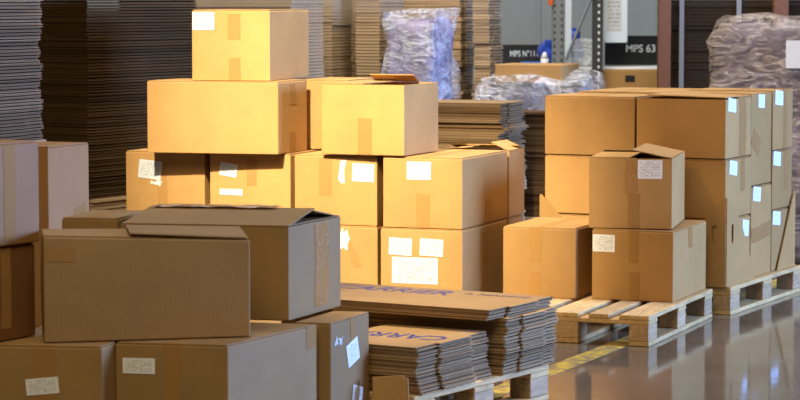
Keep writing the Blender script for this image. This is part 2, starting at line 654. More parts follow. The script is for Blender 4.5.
def carton(label, cx, cy, z0, w, d, h, tw, td, decals=(), flaps=None, seam='d', open_top=False, bulge=0.004,
           corner=(0, 0, 0, 0), group=None, mat='carton', toptape=True, cat='carton', name='carton'):
    rnd = random.Random(label)
    t = thing(name, label, cat, (cx, cy, z0), -R(tw), group)
    B = Box(w, d, h - 0.001, tw, td, bulge, corner)
    o = obj('body', box_mesh(B, open_top), M[mat], t)
    if open_top:
        md = o.modifiers.new('wall', 'SOLIDIFY')
        md.thickness = 0.005
        md.offset = -1
    if flaps is None:
        if seam == 'd':
            flaps = [('left', 0, w * .494), ('right', 0, w * .494)]
        else:
            flaps = [('front', 0, d * .494), ('back', 0, d * .494)]
    for fl_ in flaps:
        obj('top_flap', flap_bm(B, *fl_), M[mat], t)
    if toptape and not open_top:
        bm = bmesh.new()
        z = h - 0.0014
        hw = 0.025
        if seam == 'd':
            ps = [B.pos(a, b, z) for a, b in ((-hw, -d / 2 + .004), (hw, -d / 2 + .004), (hw, d / 2 - .004), (-hw, d / 2 - .004))]
        else:
            ps = [B.pos(a, b, z) for a, b in ((-w / 2 + .004, -hw), (w / 2 - .004, -hw), (w / 2 - .004, hw), (-w / 2 + .004, hw))]
        lo = [bm.verts.new(p) for p in ps]
        hi = [bm.verts.new(p + Vector((0, 0, .0004))) for p in ps]
        bm.faces.new(lo)
        bm.faces.new(hi)
        for i in range(4):
            bm.faces.new((lo[i], lo[(i + 1) % 4], hi[(i + 1) % 4], hi[i]))
        obj('packing_tape', bm, M['tape'], t)
    for k in decals:
        kind, f, x0, za, x1, zb, tilt = k
        za, zb = max(za, 0.003), min(zb, h - 0.003)
        lim = w if f == 'f' else d
        x0, x1 = max(x0, 0.003), min(x1, lim - 0.003)
        if kind in ('tape', 'shiny'):
            bm = patch(B, f, x0, za, x1, zb, tilt, 0.0007, 0.0004, 6, 0.004 if kind == 'shiny' else 0.0015, rnd)
            mt = M[kind]
        elif kind == 'torn':
            bm = patch(B, f, x0, za, x1, zb, tilt, 0.0012, 0.0005, 4, 0.012, rnd)
            mt = M['torn']
        else:
            bm = patch(B, f, x0, za, x1, zb, tilt, 0.0014, 0.0006, 4)
            mt = M['document'] if kind == 'document' else M['bright_label' if group in (FP, PP, RR) else rnd.choice(('label', 'label_b'))]
        obj(PART[kind], bm, mt, t)
    return t, B


T_, L_, S_ = 'tape', 'label', 'shiny'
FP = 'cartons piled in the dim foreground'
MS = 'cartons in the bright middle stack'
PP = 'cartons on the nearer right pallet'
RR = 'cartons stacked on the far right pallet'

# --- foreground pile
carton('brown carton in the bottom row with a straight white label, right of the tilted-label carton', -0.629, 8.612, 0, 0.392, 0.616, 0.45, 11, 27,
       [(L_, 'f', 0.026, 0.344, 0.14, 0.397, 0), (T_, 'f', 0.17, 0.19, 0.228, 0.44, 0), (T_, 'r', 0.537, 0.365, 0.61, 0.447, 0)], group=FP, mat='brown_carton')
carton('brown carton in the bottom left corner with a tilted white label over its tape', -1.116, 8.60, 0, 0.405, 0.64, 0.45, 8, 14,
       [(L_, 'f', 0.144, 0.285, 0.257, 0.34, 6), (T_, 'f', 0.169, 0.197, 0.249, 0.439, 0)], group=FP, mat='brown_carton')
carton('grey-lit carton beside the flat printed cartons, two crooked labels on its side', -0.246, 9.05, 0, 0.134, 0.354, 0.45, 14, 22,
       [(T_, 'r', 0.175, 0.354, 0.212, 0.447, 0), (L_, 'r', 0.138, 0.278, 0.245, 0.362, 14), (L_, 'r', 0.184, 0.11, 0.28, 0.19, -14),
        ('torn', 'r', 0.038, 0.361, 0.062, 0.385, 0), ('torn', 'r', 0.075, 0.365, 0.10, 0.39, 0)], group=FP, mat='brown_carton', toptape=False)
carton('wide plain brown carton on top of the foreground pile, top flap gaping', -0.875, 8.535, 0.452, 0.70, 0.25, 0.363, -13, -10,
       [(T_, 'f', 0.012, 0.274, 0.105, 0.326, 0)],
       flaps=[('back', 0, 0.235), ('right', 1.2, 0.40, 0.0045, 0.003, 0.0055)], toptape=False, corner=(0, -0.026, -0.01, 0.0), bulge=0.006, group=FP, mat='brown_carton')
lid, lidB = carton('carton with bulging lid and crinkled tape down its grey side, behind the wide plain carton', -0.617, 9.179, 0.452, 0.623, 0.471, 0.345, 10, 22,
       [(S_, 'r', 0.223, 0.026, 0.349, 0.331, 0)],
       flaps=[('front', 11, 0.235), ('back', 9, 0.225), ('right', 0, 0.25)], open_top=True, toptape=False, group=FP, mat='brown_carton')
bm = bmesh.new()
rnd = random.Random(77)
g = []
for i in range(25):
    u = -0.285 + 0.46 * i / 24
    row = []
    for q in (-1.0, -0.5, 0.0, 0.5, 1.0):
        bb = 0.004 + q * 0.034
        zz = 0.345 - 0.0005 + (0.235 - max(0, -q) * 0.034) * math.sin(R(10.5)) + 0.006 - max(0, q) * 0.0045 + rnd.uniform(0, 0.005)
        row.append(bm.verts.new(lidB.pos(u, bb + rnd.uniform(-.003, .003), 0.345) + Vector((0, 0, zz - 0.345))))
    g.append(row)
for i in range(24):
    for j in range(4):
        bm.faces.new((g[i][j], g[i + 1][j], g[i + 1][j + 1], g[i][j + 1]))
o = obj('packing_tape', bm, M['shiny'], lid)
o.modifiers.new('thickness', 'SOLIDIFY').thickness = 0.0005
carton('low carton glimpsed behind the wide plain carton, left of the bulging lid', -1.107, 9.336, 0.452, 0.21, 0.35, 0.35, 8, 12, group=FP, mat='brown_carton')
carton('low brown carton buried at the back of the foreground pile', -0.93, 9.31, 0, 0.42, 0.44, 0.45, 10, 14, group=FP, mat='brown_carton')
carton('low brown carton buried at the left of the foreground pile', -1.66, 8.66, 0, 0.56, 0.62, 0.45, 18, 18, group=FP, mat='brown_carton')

# --- left edge
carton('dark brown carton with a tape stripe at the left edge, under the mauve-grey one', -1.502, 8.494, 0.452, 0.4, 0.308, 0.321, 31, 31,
       [(T_, 'r', 0.124, 0.04, 0.176, 0.315, 0)], group='cartons at the left edge', mat='shaded_carton')  # dark tone is shade painted into the board
carton('mauve-grey lit carton with a glossy brown tape stripe, topmost at the left edge', -1.488, 8.495, 0.775, 0.4, 0.318, 0.348, 31, 31,
       [(T_, 'r', 0.129, 0.015, 0.19, 0.34, 0)], group='cartons at the left edge', mat='ruddy_carton')
carton('tall grey-lit carton just right of the topmost carton at the left edge', -1.418, 9.942, 0.0, 0.224, 0.324, 1.03, 22, 22,
       [(T_, 'r', 0.2, 0.70, 0.30, 0.78, 12)], group='cartons at the left edge', mat='ruddy_carton')

# --- middle stack, bottom row
carton('yellow-lit carton bearing two white labels and a big packing list', 0.226, 12.458, 0, 0.42, 0.684, 0.489, 19, 21,
       [(L_, 'f', 0.044, 0.356, 0.163, 0.44, -2), (L_, 'f', 0.204, 0.356, 0.323, 0.44, -2), ('document', 'f', 0.06, 0.218, 0.297, 0.347, 0),
        (T_, 'r', 0.293, 0.295, 0.386, 0.453, 0)], group=MS)
carton('yellow-lit carton with peeling tape and torn paper, left of the packing list', -0.184, 12.589, 0, 0.38, 0.6, 0.489, 18, 21,
       [('torn', 'f', 0.19, 0.378, 0.232, 0.467, 0), (T_, 'f', 0.232, 0.28, 0.274, 0.418, 24)], group=MS)
carton('orange carton beneath the curved-flap carton, behind the packing list carton', 0.399, 12.953, 0, 0.423, 0.244, 0.489, 19, 21, group=MS)
carton('carton in the bottom row under the leftmost carton of the middle stack', -1.095, 12.931, 0, 0.462, 0.6, 0.489, 18, 21, group=MS)
carton('carton in the bottom row under the carton with the narrow label strip', -0.64, 12.767, 0, 0.435, 0.6, 0.489, 18, 21, group=MS)
# --- second row
carton('yellow carton resting on the packing list carton, one white label above a tape strip', 0.233, 12.469, 0.49, 0.406, 0.692, 0.348, 19, 21,
       [(L_, 'f', 0.124, 0.237, 0.248, 0.325, 0), (T_, 'f', 0.171, 0.002, 0.243, 0.167, 0), (T_, 'r', 0.341, 0.026, 0.433, 0.123, 0)], group=MS)
carton('orange-lit carton with a curved open flap behind the single-label carton', 0.428, 12.948, 0.49, 0.372, 0.252, 0.345, 19, 21,
       flaps=[('left', 6, 0.17), ('right', 24, 0.10), ('back', 12, 0.1)], open_top=True, toptape=False, group=MS)
carton('yellow carton with torn paper and a white label near its right edge, middle row', -0.211, 12.607, 0.49, 0.432, 0.6, 0.347, 18, 21,
       [(L_, 'f', 0.305, 0.218, 0.417, 0.307, -2), ('torn', 'f', 0.24, 0.214, 0.269, 0.323, 0), (T_, 'f', 0.13, 0.143, 0.198, 0.33, 0)], group=MS)
carton('yellow carton with a tilted label over a narrow white label strip', -0.644, 12.767, 0.49, 0.432, 0.6, 0.347, 18, 21,
       [(L_, 'f', 0.055, 0.228, 0.149, 0.294, -8), ('strip', 'f', 0.054, 0.133, 0.178, 0.165, 0), (T_, 'f', 0.201, 0.182, 0.254, 0.322, 0)], group=MS)
carton('half-shaded orange carton with a tilted label, leftmost of the middle stack', -1.084, 12.927, 0.49, 0.433, 0.6, 0.347, 18, 21,
       [(L_, 'f', 0.073, 0.205, 0.199, 0.299, -6), (T_, 'f', 0.178, 0.022, 0.231, 0.291, 0), ('torn', 'f', 0.144, 0.174, 0.194, 0.193, -10)], group=MS)
# --- third row
carton('wide bright yellow carton without labels, under the topmost carton', -0.869, 12.602, 0.838, 0.683, 0.382, 0.362, 14, 20,
       [(T_, 'r', 0.145, 0.242, 0.223, 0.344, 0), (T_, 'r', 0.143, 0.0, 0.22, 0.105, 0)], seam='w', group=MS)
carton('bright yellow carton with an orange flap sticking up, no label, third row', -0.097, 12.448, 0.842, 0.435, 0.456, 0.353, 21, 22.5,
       [(T_, 'f', 0.194, 0.006, 0.268, 0.181, 0)],
       flaps=[('left', 0, 0.215), ('back', 24, 0.085, 0.0045, 0.10)], open_top=True, toptape=False, group=MS)
carton('orange carton wedged behind between the two bright unlabelled cartons', -0.315, 12.93, 0.84, 0.26, 0.4, 0.357, 18, 21, group=MS)
carton('topmost carton of the middle stack, small white label in its upper corner', -0.755, 12.744, 1.2, 0.403, 0.641, 0.353, 13, 15.5,
       [(L_, 'f', 0.004, 0.251, 0.118, 0.34, 0), (T_, 'f', 0.188, 0.202, 0.254, 0.331, 0), (T_, 'f', 0.192, 0.004, 0.253, 0.113, 0)], group=MS)

# --- nearer right pallet
carton('carton with a top-left label and grey shiny-taped side, directly on the pallet', 1.241, 12.35, 0.145, 0.409, 0.623, 0.347, 21.5, 21.5,
       [(L_, 'f', 0.004, 0.234, 0.116, 0.318, 0), (T_, 'f', 0.186, 0.185, 0.237, 0.344, 0), (T_, 'f', 0.188, 0.0, 0.244, 0.139, 0),
        (S_, 'r', 0.266, 0.239, 0.345, 0.34, 0)], group=PP, corner=(0, -0.004, 0, 0))
carton('carton with a raised flap and crinkled central tape, on top of another on the pallet', 1.18, 12.377, 0.4925, 0.406, 0.567, 0.349, 12, 12.4,
       [(L_, 'f', 0.238, 0.244, 0.357, 0.335, 0), (S_, 'f', 0.18, 0.172, 0.236, 0.344, 0), (T_, 'f', 0.193, 0.0, 0.25, 0.171, 0)],
       flaps=[('left', 0, 0.195), ('right', 11, 0.195), ('back', 0, 0.14)], open_top=True, toptape=False, group=PP)
carton('low yellow-lit carton without label, left of the stacked pair on the pallet', 0.785, 12.462, 0.145, 0.375, 0.56, 0.346, 21.5, 21.5,
       [(T_, 'f', 0.139, 0.175, 0.202, 0.35, 0), (T_, 'f', 0.14, 0.0, 0.203, 0.123, 0)], group=PP)

# --- far right pallet: frame along its own two directions
A2 = 26
U2 = Vector((math.cos(R(A2)), -math.sin(R(A2)), 0))
V2 = Vector((math.sin(R(A2)), math.cos(R(A2)), 0))
N2 = Vector((1.648, 12.645, 0))


def far_carton(label, a, s, z0, w, d, h, dec=(), **kw):
    """a: right edge measured left from the near corner; s: set back from it"""
    c = N2 - U2 * (a + w / 2) + V2 * (s + d / 2)
    kw.setdefault('bulge', 0.002)
    carton(label, c.x, c.y, z0, w, d - 0.01, h - 0.002, A2, A2, dec, group=RR, **kw)


far_carton('lowest carton at the near corner of the far pallet, mostly behind the cut-out tray', 0, 0, 0.145, 0.477, 0.42, 0.341,
           [(L_, 'r', 0.279, 0.233, 0.381, 0.315, -8)])
far_carton('middle near-corner carton of the far pallet, label and tape on its grey side', 0, 0.008, 0.488, 0.477, 0.42, 0.306,
           [(L_, 'r', 0.054, 0.22, 0.170, 0.292, -8), (S_, 'r', 0.23, 0.13, 0.30, 0.295, 0)], bulge=0.003)
far_carton('top near-corner carton of the far pallet, long crinkled tape on its grey side', 0, 0, 0.796, 0.481, 0.42, 0.31,
           [(L_, 'r', 0.03, 0.236, 0.151, 0.304, -6), (S_, 'r', 0.21, 0.0, 0.32, 0.305, 0)], bulge=0.003, seam='w', toptape=False,
           flaps=[('back', 0, 0.2), ('right', 1.2, 0.42, 0.0045, 0.003, 0.006)], open_top=True)
far_carton('tall lower carton in the second file along the far pallet, gold tape across', 0, 0.428, 0.145, 0.48, 0.352, 0.482,
           [(L_, 'r', 0.025, 0.40, 0.15, 0.475, -6), (S_, 'r', 0.004, 0.19, 0.32, 0.27, 4)], bulge=0.002)
far_carton('tall upper carton, second file of the far pallet, gold tape patch at its edge', 0.004, 0.428, 0.629, 0.476, 0.352, 0.487,
           [(L_, 'r', 0.11, 0.405, 0.214, 0.475, -4), (S_, 'r', 0.01, 0.18, 0.15, 0.275, -30)], bulge=0.002)
far_carton('lowest carton at the far end of the far pallet', 0, 0.786, 0.145, 0.48, 0.36, 0.330,
           [(L_, 'r', 0.01, 0.247, 0.14, 0.32, -6)], bulge=0.002)
far_carton('middle carton at the far end of the far pallet, label beside clear tape', 0, 0.786, 0.477, 0.48, 0.36, 0.318,
           [(L_, 'r', 0.01, 0.235, 0.135, 0.310, -6), (S_, 'r', 0.2, 0.1, 0.27, 0.31, 0)], bulge=0.002)
far_carton('top carton at the far end of the far pallet, label beside a long tape strip', 0, 0.786, 0.797, 0.48, 0.36, 0.322,
           [(L_, 'r', 0.03, 0.24, 0.165, 0.318, -4), (S_, 'r', 0.18, 0.0, 0.24, 0.32, 0)], bulge=0.002)
far_carton('lowest front left carton of the far pallet, behind the low yellow carton', 0.492, 0, 0.145, 0.50, 0.42, 0.341)
far_carton('orange-lit middle front left carton of the far pallet, above the low yellow carton', 0.492, 0.004, 0.488, 0.50, 0.42, 0.306)
far_carton('orange-lit top front left carton of the far pallet', 0.492, 0, 0.796, 0.50, 0.42, 0.31)
far_carton('buried carton at the back left of the far pallet, lowest', 0.495, 0.435, 0.145, 0.49, 0.69, 0.341)
far_carton('buried carton at the back left of the far pallet, middle', 0.495, 0.435, 0.488, 0.49, 0.69, 0.306)
far_carton('top carton at the back left of the far pallet, only its flat top showing', 0.495, 0.435, 0.796, 0.49, 0.69, 0.318)

# cut-out tray folded round the bottom of the far pallet's load
t = thing('cut_out_tray', 'cardboard tray with hand holes and sloping sides round the foot of the far load', 'cardboard tray',
          tuple(N2 + Vector((0, 0, 0.145))), -R(A2))
TH = 0.006


def wall_panel(name, pts, axis, at, holes=()):
    """upright board from an outline (along, z); axis 'u' runs along the front, 'v' along the side"""
    bm = bmesh.new()
    mk = (lambda p, o: Vector((p[0], at + o, p[1]))) if axis == 'u' else (lambda p, o: Vector((at + o, p[0], p[1])))
    lo = [bm.verts.new(mk(p, 0)) for p in pts]
    hi = [bm.verts.new(mk(p, TH)) for p in pts]
    bm.faces.new(lo)
    bm.faces.new(hi)
    n = len(pts)
    for i in range(n):
        bm.faces.new((lo[i], lo[(i + 1) % n], hi[(i + 1) % n], hi[i]))
    o = obj(name, bm, M['carton'], t)
    for (h0, z0, h1, z1) in holes:
        bm = bmesh.new()
        bw = h1 - h0
        ps = []
        for k in range(12):
            an = 2 * math.pi * k / 12
            ps.append(((h0 + h1) / 2 + bw / 2 * math.cos(an), (z1 - bw / 2 if math.sin(an) > 0 else z0 + bw / 2) + bw / 2 * math.sin(an)))
        lo = [bm.verts.new(mk(p, -0.03)) for p in ps]
        hi = [bm.verts.new(mk(p, TH + 0.03)) for p in ps]
        bm.faces.new(lo)
        bm.faces.new(hi)
        for i in range(12):
            bm.faces.new((lo[i], lo[(i + 1) % 12], hi[(i + 1) % 12], hi[i]))
        bmesh.ops.recalc_face_normals(bm, faces=bm.faces)
        me = bpy.data.meshes.new('cutter')
        bm.to_mesh(me)
        bm.free()
        cut = bpy.data.objects.new('cutter', me)
        C.objects.link(cut)
        cut.parent = o
        bpy.context.view_layer.update()
        md = o.modifiers.new('hole', 'BOOLEAN')
        md.object = cut
        md.solver = 'EXACT'
        bpy.context.view_layer.update()
        ev = o.evaluated_get(bpy.context.evaluated_depsgraph_get())
        nm = bpy.data.meshes.new_from_object(ev)
        o.modifiers.clear()
        o.data = nm
        bpy.data.objects.remove(cut)
    return o


wall_panel('side_panel', [(-0.008, 0.0), (0.456, 0.0), (0.445, 0.03), (0.215, 0.325), (0.20, 0.33), (0.02, 0.452), (-0.008, 0.455)], 'v', 0.010,
           holes=[(0.065, 0.215, 0.100, 0.315)])
wall_panel('side_panel', [(0.846, 0.0), (1.16, 0.0), (1.16, 0.415), (1.14, 0.41)], 'v', 0.010)
wall_panel('front_panel', [(-1.01, 0.0), (0.012, 0.0), (0.012, 0.455), (0.0, 0.452), (-0.17, 0.27), (-0.30, 0.10), (-0.72, 0.10), (-0.86, 0.30), (-1.0, 0.44), (-1.01, 0.44)],
           'u', -0.018, holes=[(-0.062, 0.215, -0.030, 0.315)])

# ------------------------------------------------------------------ pallets


def pallet(label, corner, yaw, width, length):
    """corner: near right corner on the floor; width runs left, length runs back"""
    t = thing('pallet', label, 'pallet', (corner[0], corner[1], 0), -R(yaw), 'wooden pallets on the floor')
    W, Lg = width, length
    blocks = [(-W, -W + .10), (-W / 2 - .0725, -W / 2 + .0725), (-.10, 0)]
    rows = [(0, .145), (Lg / 2 - .0725, Lg / 2 + .0725), (Lg - .145, Lg)]

    def part(name, x0, y0, z0, x1, y1, z1, mat):
        bm = bmesh.new()
        bx(bm, x0, y0, z0, x1, y1, z1, 0.003)
        obj(name, bm, M[mat], t)
    for x0, x1 in blocks:
        part('bottom_board', x0, 0, 0.0, x1, Lg, 0.022, 'pallet')
        for y0, y1 in rows:
            part('block', x0 + .002, y0 + .001, 0.0225, x1 - .002, y1 - .001, 0.0995, 'pallet_block')
    for y0, y1 in rows:
        part('stringer_board', -W, y0, 0.100, 0, y1, 0.1215, 'pallet')
    gap = (W - 3 * .145 - 2 * .10) / 4
    x = -W
    for wd in (.145, .10, .145, .10, .145):
        part('deck_board', x, -0.002, 0.122, x + wd, Lg + .002, 0.144, 'pallet')
        x += wd + gap
    return t


pallet('pale wooden pallet under the three nearer right cartons, standing over the yellow line', (1.1518, 11.473), 21.5, 0.83, 1.17)
pallet('wooden pallet under the tall carton block at the right edge', (1.684, 12.640), 26.5, 1.05, 1.19)
pallet('wooden pallet under the flattened blue-printed cartons', (0.053, 9.109), 33, 0.80, 1.0)

# ------------------------------------------------------------------ flattened cartons


def flat_mesh(w, d, t, seed, slots=True):
    """one folded carton blank lying flat: two plies, slotted flaps at both ends; origin at its near right corner"""
    rnd = random.Random(seed)
    bm = bmesh.new()
    ply = t * 0.33
    for k, z in enumerate((0.0, t - ply)):
        j = lambda: rnd.uniform(-0.004, 0.004)
        f1, f2 = 0.27, 0.73
        e0, e1, e2 = j() - .012, j(), j() - .012
        pts = [(-w, j() * .5), (e0, j() * .5)]
        if slots:
            s = 0.0007
            pts += [(e0, d * f1 - s), (-.05, d * f1 - s), (-.05, d * f1 + s), (e1, d * f1 + s),
                    (e1, d * f2 - s), (-.05, d * f2 - s), (-.05, d * f2 + s), (e2, d * f2 + s)]
        pts += [(e2, d + j() * .5), (-w, d + j() * .5)]
        prism(bm, pts, z, z + ply)
    # folded edges joining the plies at front and back
    for y0, y1 in ((0.004, 0.010), (d - 0.010, d - 0.004)):
        bx(bm, -w + .004, y0, ply, -.02, y1, t - ply)
    bmesh.ops.recalc_face_normals(bm, faces=bm.faces)
    me = bpy.data.meshes.new('flattened_carton')
    bm.to_mesh(me)
    bm.free()
    return me


def stack(label, group, corner, yaw, w, d, t, z0, n, mat, jit=0.006, bundle=0, seed=1, top_label=None, rot=0.5, slots=True, recess=0.0):
    """n flattened cartons on top of one another, each an object of its own"""
    rnd = random.Random(seed)
    meshes = []
    for k in range(8 if recess else 4):
        me = flat_mesh(w, d - (recess if k > 3 else 0), t * 0.93, seed * 10 + k, slots)
        me.materials.append(M[mat])
        meshes.append(me)
    out = []
    ox = oy = 0.0
    for i in range(n):
        o = bpy.data.objects.new('flattened_carton', meshes[rnd.randrange(4) + (4 if recess and i < n - 3 else 0)])
        C.objects.link(o)
        if bundle and i % bundle == 0:
            ox, oy = rnd.uniform(-jit, jit) * 2, rnd.uniform(-jit, jit) * 2
        a_ = -R(yaw + rnd.uniform(-rot, rot))
        lx, ly = ox + rnd.uniform(-jit, jit), oy + rnd.uniform(-jit, jit)
        if recess and i < n - 3:
            ly += recess
        ca, sa = math.cos(-R(yaw)), math.sin(-R(yaw))
        o.location = (corner[0] + lx * ca - ly * sa, corner[1] + lx * sa + ly * ca, z0 + i * t)
        o.rotation_euler = (0, 0, a_)
        last = i == n - 1 and top_label
        tag(o, top_label if last else label, 'flattened carton', None if last else group)
        out.append(o)
    return out


# near stacks on the left pallet
rear = stack('flattened carton in the taller pile of the blue-printed pallet, edge only', 'flattened cartons in the taller printed pile',
             (0.362, 9.545), 30.5, 1.05, 0.53, 0.0140, 0.145, 19, 'sheet', 0.006, 4, 3,
             'top flattened carton of the taller pile, blue lettering and a small dark line of text', recess=0.10)
front = stack('flattened carton in the lower pile of the blue-printed pallet, edge only', 'flattened cartons in the lower printed pile',
              (0.078, 9.128), 30.5, 0.45, 0.54, 0.0137, 0.145, 13, 'sheet', 0.005, 4, 5,
              'top flattened carton of the lower pile, upside-down blue lettering', rot=0.4)


def lettering(top, body, x, y, w, h, ang, mat, z, name='printed_lettering'):
    me = text_mesh(body, w, h, 0.0005, 0.012)
    o = link(name, me, M[mat], top)
    o.location = (x, y, z)
    o.rotation_euler = (0, 0, R(ang))
    return o


zt = 0.0140 * 0.93 + 0.0004
lettering(rear[-1], 'CARRIER', -0.955, 0.345, 0.555, 0.125, 0, 'blue_ink', zt)
lettering(rear[-1], 'R. READING', -0.355, 0.415, 0.29, 0.042, 0, 'dark_ink', zt)
lettering(front[-1], 'CARRIER', -0.04, 0.315, 0.50, 0.115, 180, 'blue_ink', 0.0137 * 0.93 + 0.0004)

# brown board leaning against the lower pile
bm = bmesh.new()
bx(bm, -0.125, 0, 0, 0.0, 0.006, 0.235, 0.001)
bx(bm, -0.12, 0.0065, 0, 0.012, 0.0125, 0.225, 0.001)
lb = obj('cardboard_offcut', bm, M['carton'])
lb.location = (0.025, 9.02, 0.001)
lb.rotation_euler = (R(-9), R(-6), R(-20))
tag(lb, 'plain brown board leaning on the front of the lower flattened pile', 'cardboard')

# dark stack at the left edge of the hall
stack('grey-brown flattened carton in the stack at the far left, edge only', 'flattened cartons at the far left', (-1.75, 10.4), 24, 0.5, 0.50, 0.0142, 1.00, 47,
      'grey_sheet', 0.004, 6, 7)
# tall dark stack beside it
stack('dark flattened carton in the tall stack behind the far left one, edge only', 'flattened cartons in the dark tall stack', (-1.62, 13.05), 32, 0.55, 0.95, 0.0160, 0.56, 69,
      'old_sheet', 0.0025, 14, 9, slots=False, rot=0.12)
# shorter stacks behind the bright cartons
stack('flattened carton in the short pile behind the bright middle cartons', 'flattened cartons in the short back pile', (0.59, 14.45), 21, 0.95, 0.42, 0.0145, 0.60, 28,
      'sheet', 0.012, 4, 11)
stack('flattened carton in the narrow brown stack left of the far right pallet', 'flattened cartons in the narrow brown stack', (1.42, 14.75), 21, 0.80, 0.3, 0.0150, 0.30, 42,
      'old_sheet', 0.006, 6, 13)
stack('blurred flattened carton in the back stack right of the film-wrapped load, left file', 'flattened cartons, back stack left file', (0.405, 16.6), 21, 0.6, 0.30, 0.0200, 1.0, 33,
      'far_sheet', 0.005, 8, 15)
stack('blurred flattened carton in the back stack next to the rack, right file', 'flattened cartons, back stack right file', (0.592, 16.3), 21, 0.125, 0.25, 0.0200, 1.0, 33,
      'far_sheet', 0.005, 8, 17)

# what lies under those piles, and the blurred stacks farther back: too many to count
bm = bmesh.new()


def rough_pile(corner, yaw, w, d, t, z0, n, seed, jit=0.008, bundle=6):
    rnd = random.Random(seed)
    ca, sa = math.cos(-R(yaw)), math.sin(-R(yaw))
    ox = oy = 0
    for i in range(n):
        if i % bundle == 0:
            ox, oy = rnd.uniform(-jit, jit) * 2, rnd.uniform(-jit, jit) * 2
        lx, ly = ox + rnd.uniform(-jit, jit), oy + rnd.uniform(-jit, jit)
        vs = bx(bm, -w + lx, ly, z0 + i * t, lx, d + ly, z0 + i * t + t * .80)
        for v in vs:
            x, y = v.co.x, v.co.y
            v.co.x, v.co.y = corner[0] + x * ca - y * sa, corner[1] + x * sa + y * ca


rough_pile((-1.75, 10.4), 24, 0.5, 0.50, 0.02, 0, 50, 21)
rough_pile((-1.62, 13.05), 32, 0.55, 0.95, 0.02, 0, 28, 22)
rough_pile((0.59, 14.45), 21, 0.95, 0.42, 0.02, 0, 30, 23)
rough_pile((1.42, 14.75), 21, 0.80, 0.3, 0.02, 0, 15, 24)
rough_pile((0.405, 16.6), 21, 0.6, 0.30, 0.025, 0, 40, 25)
rough_pile((0.592, 16.3), 21, 0.125, 0.25, 0.025, 0, 40, 26)
rough_pile((-0.43, 16.0), 21, 0.19, 0.45, 0.02, 0, 84, 27, 0.003, 12)
rough_pile((-0.285, 16.3), 21, 0.13, 0.40, 0.02, 0, 84, 28, 0.003, 12)
rough_pile((-0.125, 16.0), 21, 0.165, 0.42, 0.02, 0, 84, 29, 0.003, 12)
rough_pile((-0.66, 15.2), 21, 0.70, 0.5, 0.02, 0, 84, 30, 0.003, 12)
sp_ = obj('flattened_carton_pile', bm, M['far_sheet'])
tag(sp_, 'blurred tall stacks of flattened cartons standing behind the topmost carton', 'flattened cartons', kind='stuff')

# ------------------------------------------------------------------ film-wrapped loads


def lump(w, d, h, seed, amp=0.03, n=14, ridge=0.0, round_=0.04):
    """a soft-edged block with crumpled faces; origin at base centre"""
    bm = bmesh.new()
    idx = {}

    def vert(i, j, k):
        key = (i, j, k)
        if key in idx:
            return idx[key]
        x, y, z = (i / n - .5) * w, (j / n - .5) * d, k / n * h
        # round the top edge a little
        if k == n:
            x *= 1 - round_
            y *= 1 - round_
        p = Vector((x, y, z))
        o = Vector((x / w * 2, y / d * 2, (z / h) * .6))
        q = noise.noise(p * 5 + Vector((seed, 0, 0))) * amp + noise.noise(p * 14 + Vector((0, seed, 0))) * amp * .5
        if ridge:
            q += abs(noise.noise(Vector((p.x * 3 + p.z * 6, p.y * 3, seed)))) * ridge
        p2 = p + Vector((o.x, o.y, 0)) * q
        p2.z += (noise.noise(p * 4 + Vector((7, seed, 3))) * amp * (k / n))
        idx[key] = bm.verts.new(p2)
        return idx[key]
    for i in range(n):
        for j in range(n):
            for f in (lambda a, b: (a, 0, b), lambda a, b: (a, n, b), lambda a, b: (0, a, b), lambda a, b: (n, a, b),
                      lambda a, b: (a, b, 0), lambda a, b: (a, b, n)):
                bm.faces.new((vert(*f(i, j)), vert(*f(i + 1, j)), vert(*f(i + 1, j + 1)), vert(*f(i, j + 1))))
    return bm


# right-hand wrapped load
t = thing('wrapped_pallet_load', 'tall mauve load in crumpled stretch film with a white label, behind the far right pallet', 'wrapped load', (2.66, 15.35, 0), -R(24))
obj('load', lump(1.25, 0.9, 1.46, 2.0, 0.015), M['mauve_load'], t, True)
obj('stretch_film', lump(1.30, 0.95, 1.50, 3.0, 0.045, 22, 0.03), M['film_warm'], t, True)
bm = bmesh.new()
bx(bm, -0.155, -0.535, 1.195, 0.0, -0.532, 1.36)
obj('shipping_label', bm, M['torn'], t)

# upright wrapped load between the stacks
t = thing('wrapped_pallet_load', 'upright lilac load in glossy white film between two back stacks', 'wrapped load', (0.13, 15.75, 0), -R(20))
obj('load', lump(0.27, 0.42, 1.48, 5.0, 0.02), M['blue_load'], t, True)
obj('stretch_film', lump(0.315, 0.46, 1.53, 6.0, 0.035, 22, 0.05), M['film'], t, True)

# low wrapped load with a cardboard lid
t = thing('wrapped_pallet_load', 'low film-wrapped mauve load with a tan cardboard lid, in front of the rack', 'wrapped load', (0.88, 15.75, 0), -R(20))
obj('load', lump(0.58, 0.36, 1.06, 8.0, 0.02), M['mauve_load'], t, True)
bm = bmesh.new()
bx(bm, -0.235, -0.19, 1.085, 0.20, 0.19, 1.200, 0.004)
obj('cardboard_lid', bm, M['carton'], t)
obj('stretch_film', lump(0.68, 0.44, 1.13, 9.0, 0.05, 22, 0.05), M['film'], t, True)

# ------------------------------------------------------------------ rack, signs and things at the back
RY = 18.4


def rack_post(x0, x1, y, label, mat, hole_x, group):
    t = thing('rack_upright', label, 'rack post', ((x0 + x1) / 2, y, 0), 0, None)
    w = x1 - x0
    bm = bmesh.new()
    bx(bm, -w / 2, 0, 0, w / 2, 0.07, 3.2, 0.004)
    obj('post', bm, M[mat], t)
    bm = bmesh.new()
    for i in range(60):
        z = 0.3 + i * 0.05
        for hx in hole_x:
            bx(bm, hx * w - .006, -0.002, z, hx * w + .006, 0.001, z + .02)
    obj('slot_row', bm, M['white_shelf'] if mat == 'dark_steel' else M['black'], t)
    return t


def X(px, y):
    return (px - 400) / 2500 * y


